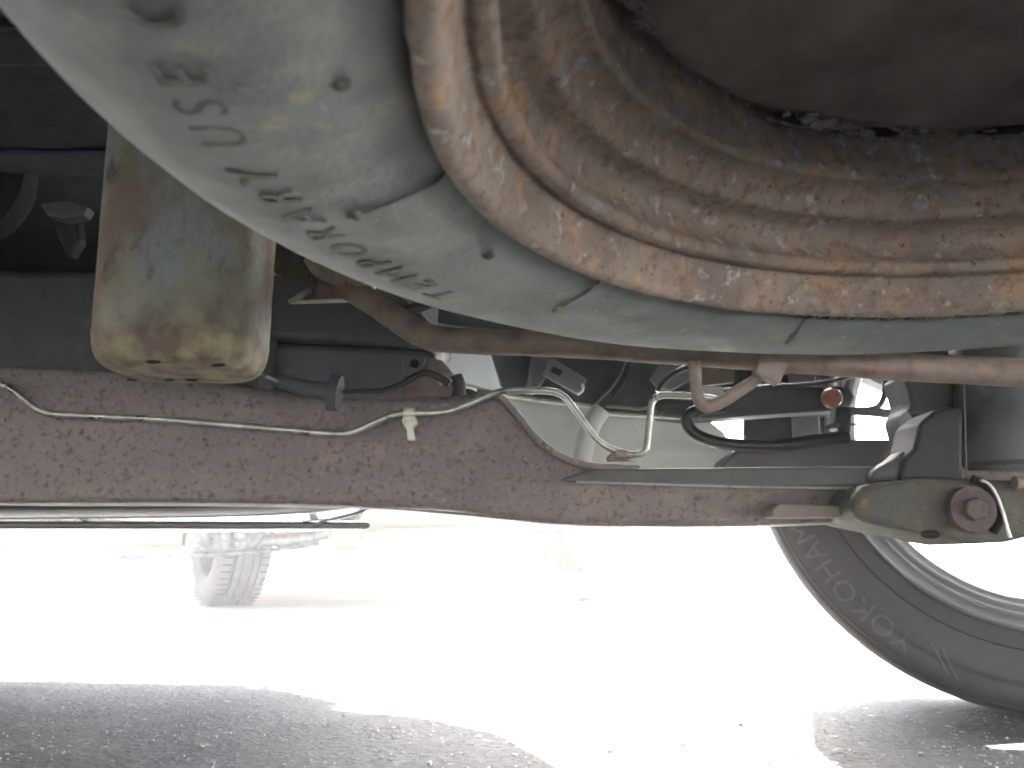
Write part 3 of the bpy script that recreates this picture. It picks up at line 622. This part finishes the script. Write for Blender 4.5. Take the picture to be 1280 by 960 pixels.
bm = bmesh.new(); tube(bm, [P(518, 454, .772), P(518, 454, .7745)], .004, 16, 0); link('tab_hole', bm, M_gap, act)
plate('valve_body', M_bar, [(532, 444), (552, 449), (568, 466), (572, 484), (566, 500), (500, 500), (502, 484), (524, 466)], .79, .04, act, .005, seg=3)
bm = bmesh.new(); tube(bm, [P(570, 470, .78), P(574, 485, .78), P(571, 500, .78)], .006, 14, 3, .2); link('valve_port', bm, M_black, act)
bm = bmesh.new(); tube(bm, [P(548, 476, .775), P(552, 481, .775)], .002, 8, 0); link('port_screw', bm, M_edge, act)
bm = bmesh.new(); tube(bm, [P(x, y, .80) for x, y in ((572, 500), (584, 490), (600, 498))], .0035, 10); link('port_pipe', bm, M_black, act)

ins = thing('wheelhouse_liner', P(720, 470, 1.0), 'black wheelhouse liner with grey slotted bracket behind the rusty bar', 'liner')
plate('liner_sheet', M_liner, [(600, 405), (940, 405), (940, 500), (880, 500), (880, 530), (760, 528), (640, 505), (626, 486), (606, 425)], 1.02, .012, ins, .003)
plate('strap', M_black, [(672, 405), (694, 405), (692, 452), (682, 472), (668, 492), (655, 492)], 1.0, .012, ins, .002)
plate('slotted_bracket', M_ledge, [(684, 450), (690, 446), (734, 474), (724, 494), (678, 468)], .985, .008, ins, .0015)
plate('bracket_slot', M_gap, [(692, 458), (704, 464), (700, 470), (688, 464)], .982, .002, ins, .0005)
bm = bmesh.new(); tube(bm, [P(722, 492, .98), P(728, 488, .98), P(728, 480, .98)], .0018, 8); link('hook_end', bm, M_edge, ins)
bm = bmesh.new(); tube(bm, [P(x, y, 1.005) for x, y in ((788, 440), (780, 458), (768, 480), (750, 500), (742, 508))], .0014, 8); link('seam', bm, M_ledge, ins)
plate('liner_fold', M_liner, [(790, 440), (840, 440), (866, 448), (866, 500), (800, 512), (756, 508), (778, 480)], 1.0, .012, ins, .003)
plate('light_fold', M_black2, [(828, 446), (872, 446), (872, 470), (840, 488), (822, 486), (812, 474)], .99, .006, ins, .002)
bm = bmesh.new(); tube(bm, [P(x, y, .93) for x, y in ((822, 490), (832, 476), (848, 464), (872, 456), (900, 452), (960, 456))], .003, 10); link('wiring', bm, M_dark_rubber, ins)
plate('tan_tab', M_tan, [(878, 456), (918, 458), (918, 478), (880, 482)], .97, .006, ins, .001)
plate('foam_pad', M_pale, [(870, 480), (900, 482), (928, 492), (905, 498), (870, 498)], .96, .01, ins, .003)

arm = thing('lower_arm', P(1000, 500, .90), 'black suspension arm carrying a round faded orange reflector', 'suspension arm')
plate('arm_beam', M_black, [(820, 500), (870, 498), (930, 484), (1000, 481), (1050, 482), (1066, 486), (1071, 497), (1066, 508), (1050, 512), (960, 518), (905, 522), (860, 524), (822, 520)], .90, .035, arm, .006, seg=3)
bm = bmesh.new(); q = P(1041, 497, .893); lathe(bm, [(0, -.003), (.0085, -.0028), (.0105, 0), (.0105, .006), (0, .006)], Matrix.Translation(q) @ Matrix.Rotation(-math.pi/2, 4, 'X'), 32); link('reflector', bm, M_reflector, arm)
plate('arm_block', M_black, [(1046, 508), (1066, 508), (1064, 540), (1050, 540), (1044, 530)], .885, .02, arm, .002)
bm = bmesh.new(); tube(bm, [P(1058, 531, .88), P(1074, 530, .88)], .0014, 8, 0); tube(bm, [P(x, y, .88) for x, y in ((1034, 546), (1033, 536), (1042, 532), (1050, 533))], .0024, 8); link('bleed_nipple', bm, M_black2, arm)
plate('lower_link', M_strut, [(898, 590), (908, 572), (925, 560), (985, 557), (1040, 549), (1060, 549), (1126, 549), (1134, 556), (1130, 572), (1110, 590)], .87, .05, arm, .006, seg=3)
hose = thing('rubber_hose', P(950, 550, .86), 'looped glossy black rubber hose curling in front of the pale panel', 'hose')
bm = bmesh.new(); tube(bm, [P(x, y, .86) for x, y in ((905, 508), (875, 512), (860, 522), (864, 538), (885, 550), (920, 556), (970, 557), (1030, 549), (1060, 546))], .0062, 16); link('hose_loop', bm, M_dark_rubber, hose)
hose2 = thing('rubber_hose', P(1020, 478, .84), 'thin black hose sagging from the rusty bar past the arm', 'hose')
bm = bmesh.new(); tube(bm, [P(x, y, .84) for x, y in ((1110, 452), (1085, 464), (1050, 474), (1010, 480), (960, 483), (905, 488))], .0019, 10); link('hose_run', bm, M_dark_rubber, hose2)
stp = thing('brake_pipe', P(1105, 490, .95), 'dark steel pipe dropping to a cross link in the bright gap', 'pipe')
bm = bmesh.new(); tube(bm, [P(x, y, .95) for x, y in ((1104, 445), (1106, 470), (1106, 492), (1098, 508), (1080, 513))], .0034, 12); link('down_pipe', bm, M_strut, stp)
bm = bmesh.new(); tube(bm, [P(x, y, .95) for x, y in ((1000, 517), (1060, 514), (1100, 516), (1135, 520), (1160, 522))], lambda t: .0042+.002*t, 12); link('cross_link', bm, M_black2, stp)
pl = thing('backing_plate', P(1003, 500, 1.0), 'upright grey green strip of brake backing plate left of the bright gap', 'plate')
plate('plate_strip', M_ledge, [(984, 440), (1016, 440), (1020, 470), (1027, 552), (992, 552)], .99, .006, pl, .002)
plate('dark_strip', M_liner, [(930, 440), (984, 440), (992, 552), (930, 552)], .995, .006, pl, .002)

plate('bracket_plate', M_liner, [(1060, 425), (1300, 430), (1300, 474), (1206, 472), (1136, 468), (1128, 448)], .86, .03, bump, .003)
# left background hardware
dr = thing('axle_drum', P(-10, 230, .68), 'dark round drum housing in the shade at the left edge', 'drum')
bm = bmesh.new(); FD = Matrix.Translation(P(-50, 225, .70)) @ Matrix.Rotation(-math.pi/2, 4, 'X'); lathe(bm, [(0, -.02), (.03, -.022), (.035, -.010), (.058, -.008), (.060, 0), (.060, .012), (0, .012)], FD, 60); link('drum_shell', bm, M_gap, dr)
lb = thing('torn_bracket', P(80, 262, .62), 'small dull grey broken bracket in the dark left of the canister', 'bracket')
plate('bracket_plate', M_strut, [(50, 254), (82, 250), (110, 258), (104, 268), (80, 274), (58, 268)], .60, .012, lb, .001)
plate('bracket_arm', M_liner, [(66, 276), (96, 272), (100, 300), (86, 322), (74, 300)], .625, .012, lb, .002)
cm = thing('cross_member', (-.6, .70, .40), 'black cross member in deep shade behind the canister', 'cross member')
bx('beam', (-1.4, .84, .30), (-.235, .94, .46), M_black, cm, .01)

# ================================================================ NEIGHBOUR CARS
def make_car_wheel(root, loc, yaw, Rw=.315, wid=.20, rimm=M_alloy, tm=None):
    Fw = Matrix.Translation(loc) @ Matrix.Rotation(yaw, 4, 'Z') @ Matrix.Rotation(math.pi/2, 4, 'Y')   # axle along local x
    h = wid/2; pr = [(Rw*.64, -h+.02), (Rw*.70, -h+.004), (Rw*.82, -h-.003), (Rw*.93, -h+.006), (Rw*.985, -h+.022)]
    for gx in (-.045, -.018, .018, .045): pr += [(Rw, gx-.0065), (Rw-.016, gx-.006), (Rw-.016, gx+.006), (Rw, gx+.0065)]
    pr += [(r, -z) for r, z in reversed(pr[:5])]
    bm = bmesh.new(); lathe(bm, pr, Fw, 90, closed=True)
    wh = link('wheel', bm, tm or M_tyre_far, root)
    # sipes across the outer ribs
    bm = bmesh.new()
    for k in range(66):
        a = 2*math.pi*k/66
        for g0, g1 in ((-.088, -.052), (.052, .088)):
            c = Fw @ Vector(((Rw+.0004)*math.cos(a), (Rw+.0004)*math.sin(a), (g0+g1)/2))
            rot = (Fw.to_3x3() @ Matrix.Rotation(a+.25, 3, 'Z')); box(bm, c, (.002, .004, g1-g0), rot)
    s = link('tread_sipes', bm, M_gap, wh); s.matrix_parent_inverse = Matrix(); s['kind'] = 'stuff'
    bm = bmesh.new(); lathe(bm, [(0, -.03), (Rw*.2, -.03), (Rw*.25, -.01), (Rw*.58, .01), (Rw*.60, .08), (Rw*.64, .085), (Rw*.66, .07)], Fw, 50); r_ = link('wheel_rim', bm, rimm, wh); r_.matrix_parent_inverse = Matrix()
    return wh
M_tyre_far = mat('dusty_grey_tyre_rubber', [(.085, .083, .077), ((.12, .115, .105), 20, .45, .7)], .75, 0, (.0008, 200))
CA = R(20)   # the car stands at a slant, its tail towards us
na = thing('parked_car', (-.4, 3.8, 0), 'white parked car seen tail end low down behind, one tyre showing', 'car')
dirx = Vector((math.cos(CA), math.sin(CA), 0)); diry = Vector((-math.sin(CA), math.cos(CA), 0)); org = Vector((-.40, 3.78, 0))
def L(a, b, z): return org+dirx*a+diry*b+Vector((0, 0, z))
def slab(name, pts, z0, z1, m, root, bevel=.02):
    bm = bmesh.new(); prism(bm, [L(a, b, z0) for a, b in pts], Vector((0, 0, z1-z0))); return link(name, bm, m, root, bevel=bevel, seg=3)
wp = P(283, 757, 3.50)
make_car_wheel(na, Vector((-1.115, 3.56, .315)), R(31)); make_car_wheel(na, Vector((.33, 4.02, .315)), R(31), rimm=M_car_white, tm=M_tyre_glare) 
slab('body_shell', [(-.95, -.60), (-.7, -.72), (1.0, -.72), (1.25, -.60), (1.25, 3.2), (-.95, 3.2)], .36, .80, M_car_white, na, .06)
slab('bumper', [(-1.02, -.72), (-.75, -.9), (1.05, -.9), (1.32, -.72), (1.32, -.1), (-1.02, -.1)], .345, .55, M_car_white, na, .05)
slab('cabin', [(-.8, .5), (1.1, .5), (1.1, 2.4), (-.8, 2.4)], .80, 1.4, M_glass, na, .12)
slab('under_tray', [(-.9, -.7), (1.2, -.7), (1.2, 3.0), (-.9, 3.0)], .30, .357, M_tan, na, .01)
def tb(name, pts, r, m, root, seg=20, n=5):
    bm = bmesh.new(); tube(bm, pts, r, seg, n); return link(name, bm, m, root)
tb('muffler', [P(418, 672, 3.05), P(425, 672, 3.05), P(445, 671, 3.05), P(452, 671, 3.05)], lambda t: .025+.022*math.sin(math.pi*min(1, max(0, t)))**.4, M_tan, na)
tb('exhaust_pipe', [P(452, 671, 3.05), P(490, 664, 3.1), P(540, 662, 3.2), P(600, 655, 3.3)], .014, M_tan, na)
tb('axle_beam', [P(130, 697, 3.2), P(210, 696, 3.2), P(280, 692, 3.2), P(340, 688, 3.2), P(400, 680, 3.2)], .010, M_alu, na)
tb('axle_tube', [P(105, 672, 3.15), P(170, 674, 3.15), P(232, 673, 3.15)], .032, M_tan, na)
for x in (258, 285, 302):
    bm = bmesh.new(); lathe(bm, [(0, 0), (.02, 0), (.026, .01), (.026, .03), (.018, .036), (.018, .06), (0, .06)], Matrix.Translation(P(x, 684, 3.0)) @ Matrix.Rotation(.5, 4, 'X'), 24); link('shackle_cup', bm, M_alu, na)
plate('spring_seat', M_black2, [(232, 664), (330, 664), (318, 682), (262, 690), (228, 688)], 3.06, .12, na, .012)
tb('trailing_arm', [P(330, 676, 3.1), P(370, 674, 3.1), P(410, 666, 3.1)], .022, M_alu, na)
tb('tow_hook', [P(x, y, 3.0) for x, y in ((752, 668), (750, 684), (742, 700), (728, 702), (720, 694))], .012, M_black, na)
tb('caliper', [P(x, y, 3.02) for x, y in ((733, 690), (742, 692), (748, 688))], .018, M_alu, na)

nb = thing('parked_car', P(30, 690, 2.6), 'rosy silver parked car whose rounded bumper dips into the glare at far left', 'car')
bm = bmesh.new(); c0 = P(30, 640, 2.9)
bmesh.ops.create_uvsphere(bm, u_segments=48, v_segments=24, radius=1, matrix=Matrix.Translation((c0.x-.30, 3.3, .34)) @ Matrix.Diagonal((.55, .5, .135, 1)))
link('bumper', bm, M_car_silver, nb)
bx('body_shell', (c0.x-2.4, 3.2, .36), (c0.x-.1, 6.5, .9), M_car_silver, nb, .08)
bx('cabin', (c0.x-2.3, 3.8, .9), (c0.x-.2, 6.0, 1.4), M_glass, nb, .12)
plate('bumper_insert', M_tan, [(-60, 655), (60, 655), (98, 668), (60, 672), (-60, 670)], 2.74, .03, nb, .008)
for dx in (-2.3, -1.1):
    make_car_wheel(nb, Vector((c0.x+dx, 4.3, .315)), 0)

plate('heat_shield', M_green_grey, [(574, 664), (600, 656), (640, 648), (668, 646), (676, 662), (640, 664), (600, 667)], 3.3, .03, na, .004)
plate('reflector', M_rosy, [(640, 650), (690, 648), (765, 652), (764, 658), (700, 661), (644, 663)], 3.28, .03, na, .004)
# panel added to block light leaking in behind the canister
bx('leak_block_panel', (-3.2, .96, .285), (-.24, .985, .498), M_black, body, .004)
# added volume standing in for lens glare that washes out the far things
bm = bmesh.new(); box(bm, (0, 0, .45), (1300, 1300, 2.9)); hz = link('glare_veil', bm, M_glare_veil, smooth=False); setp(hz, kind='stuff')
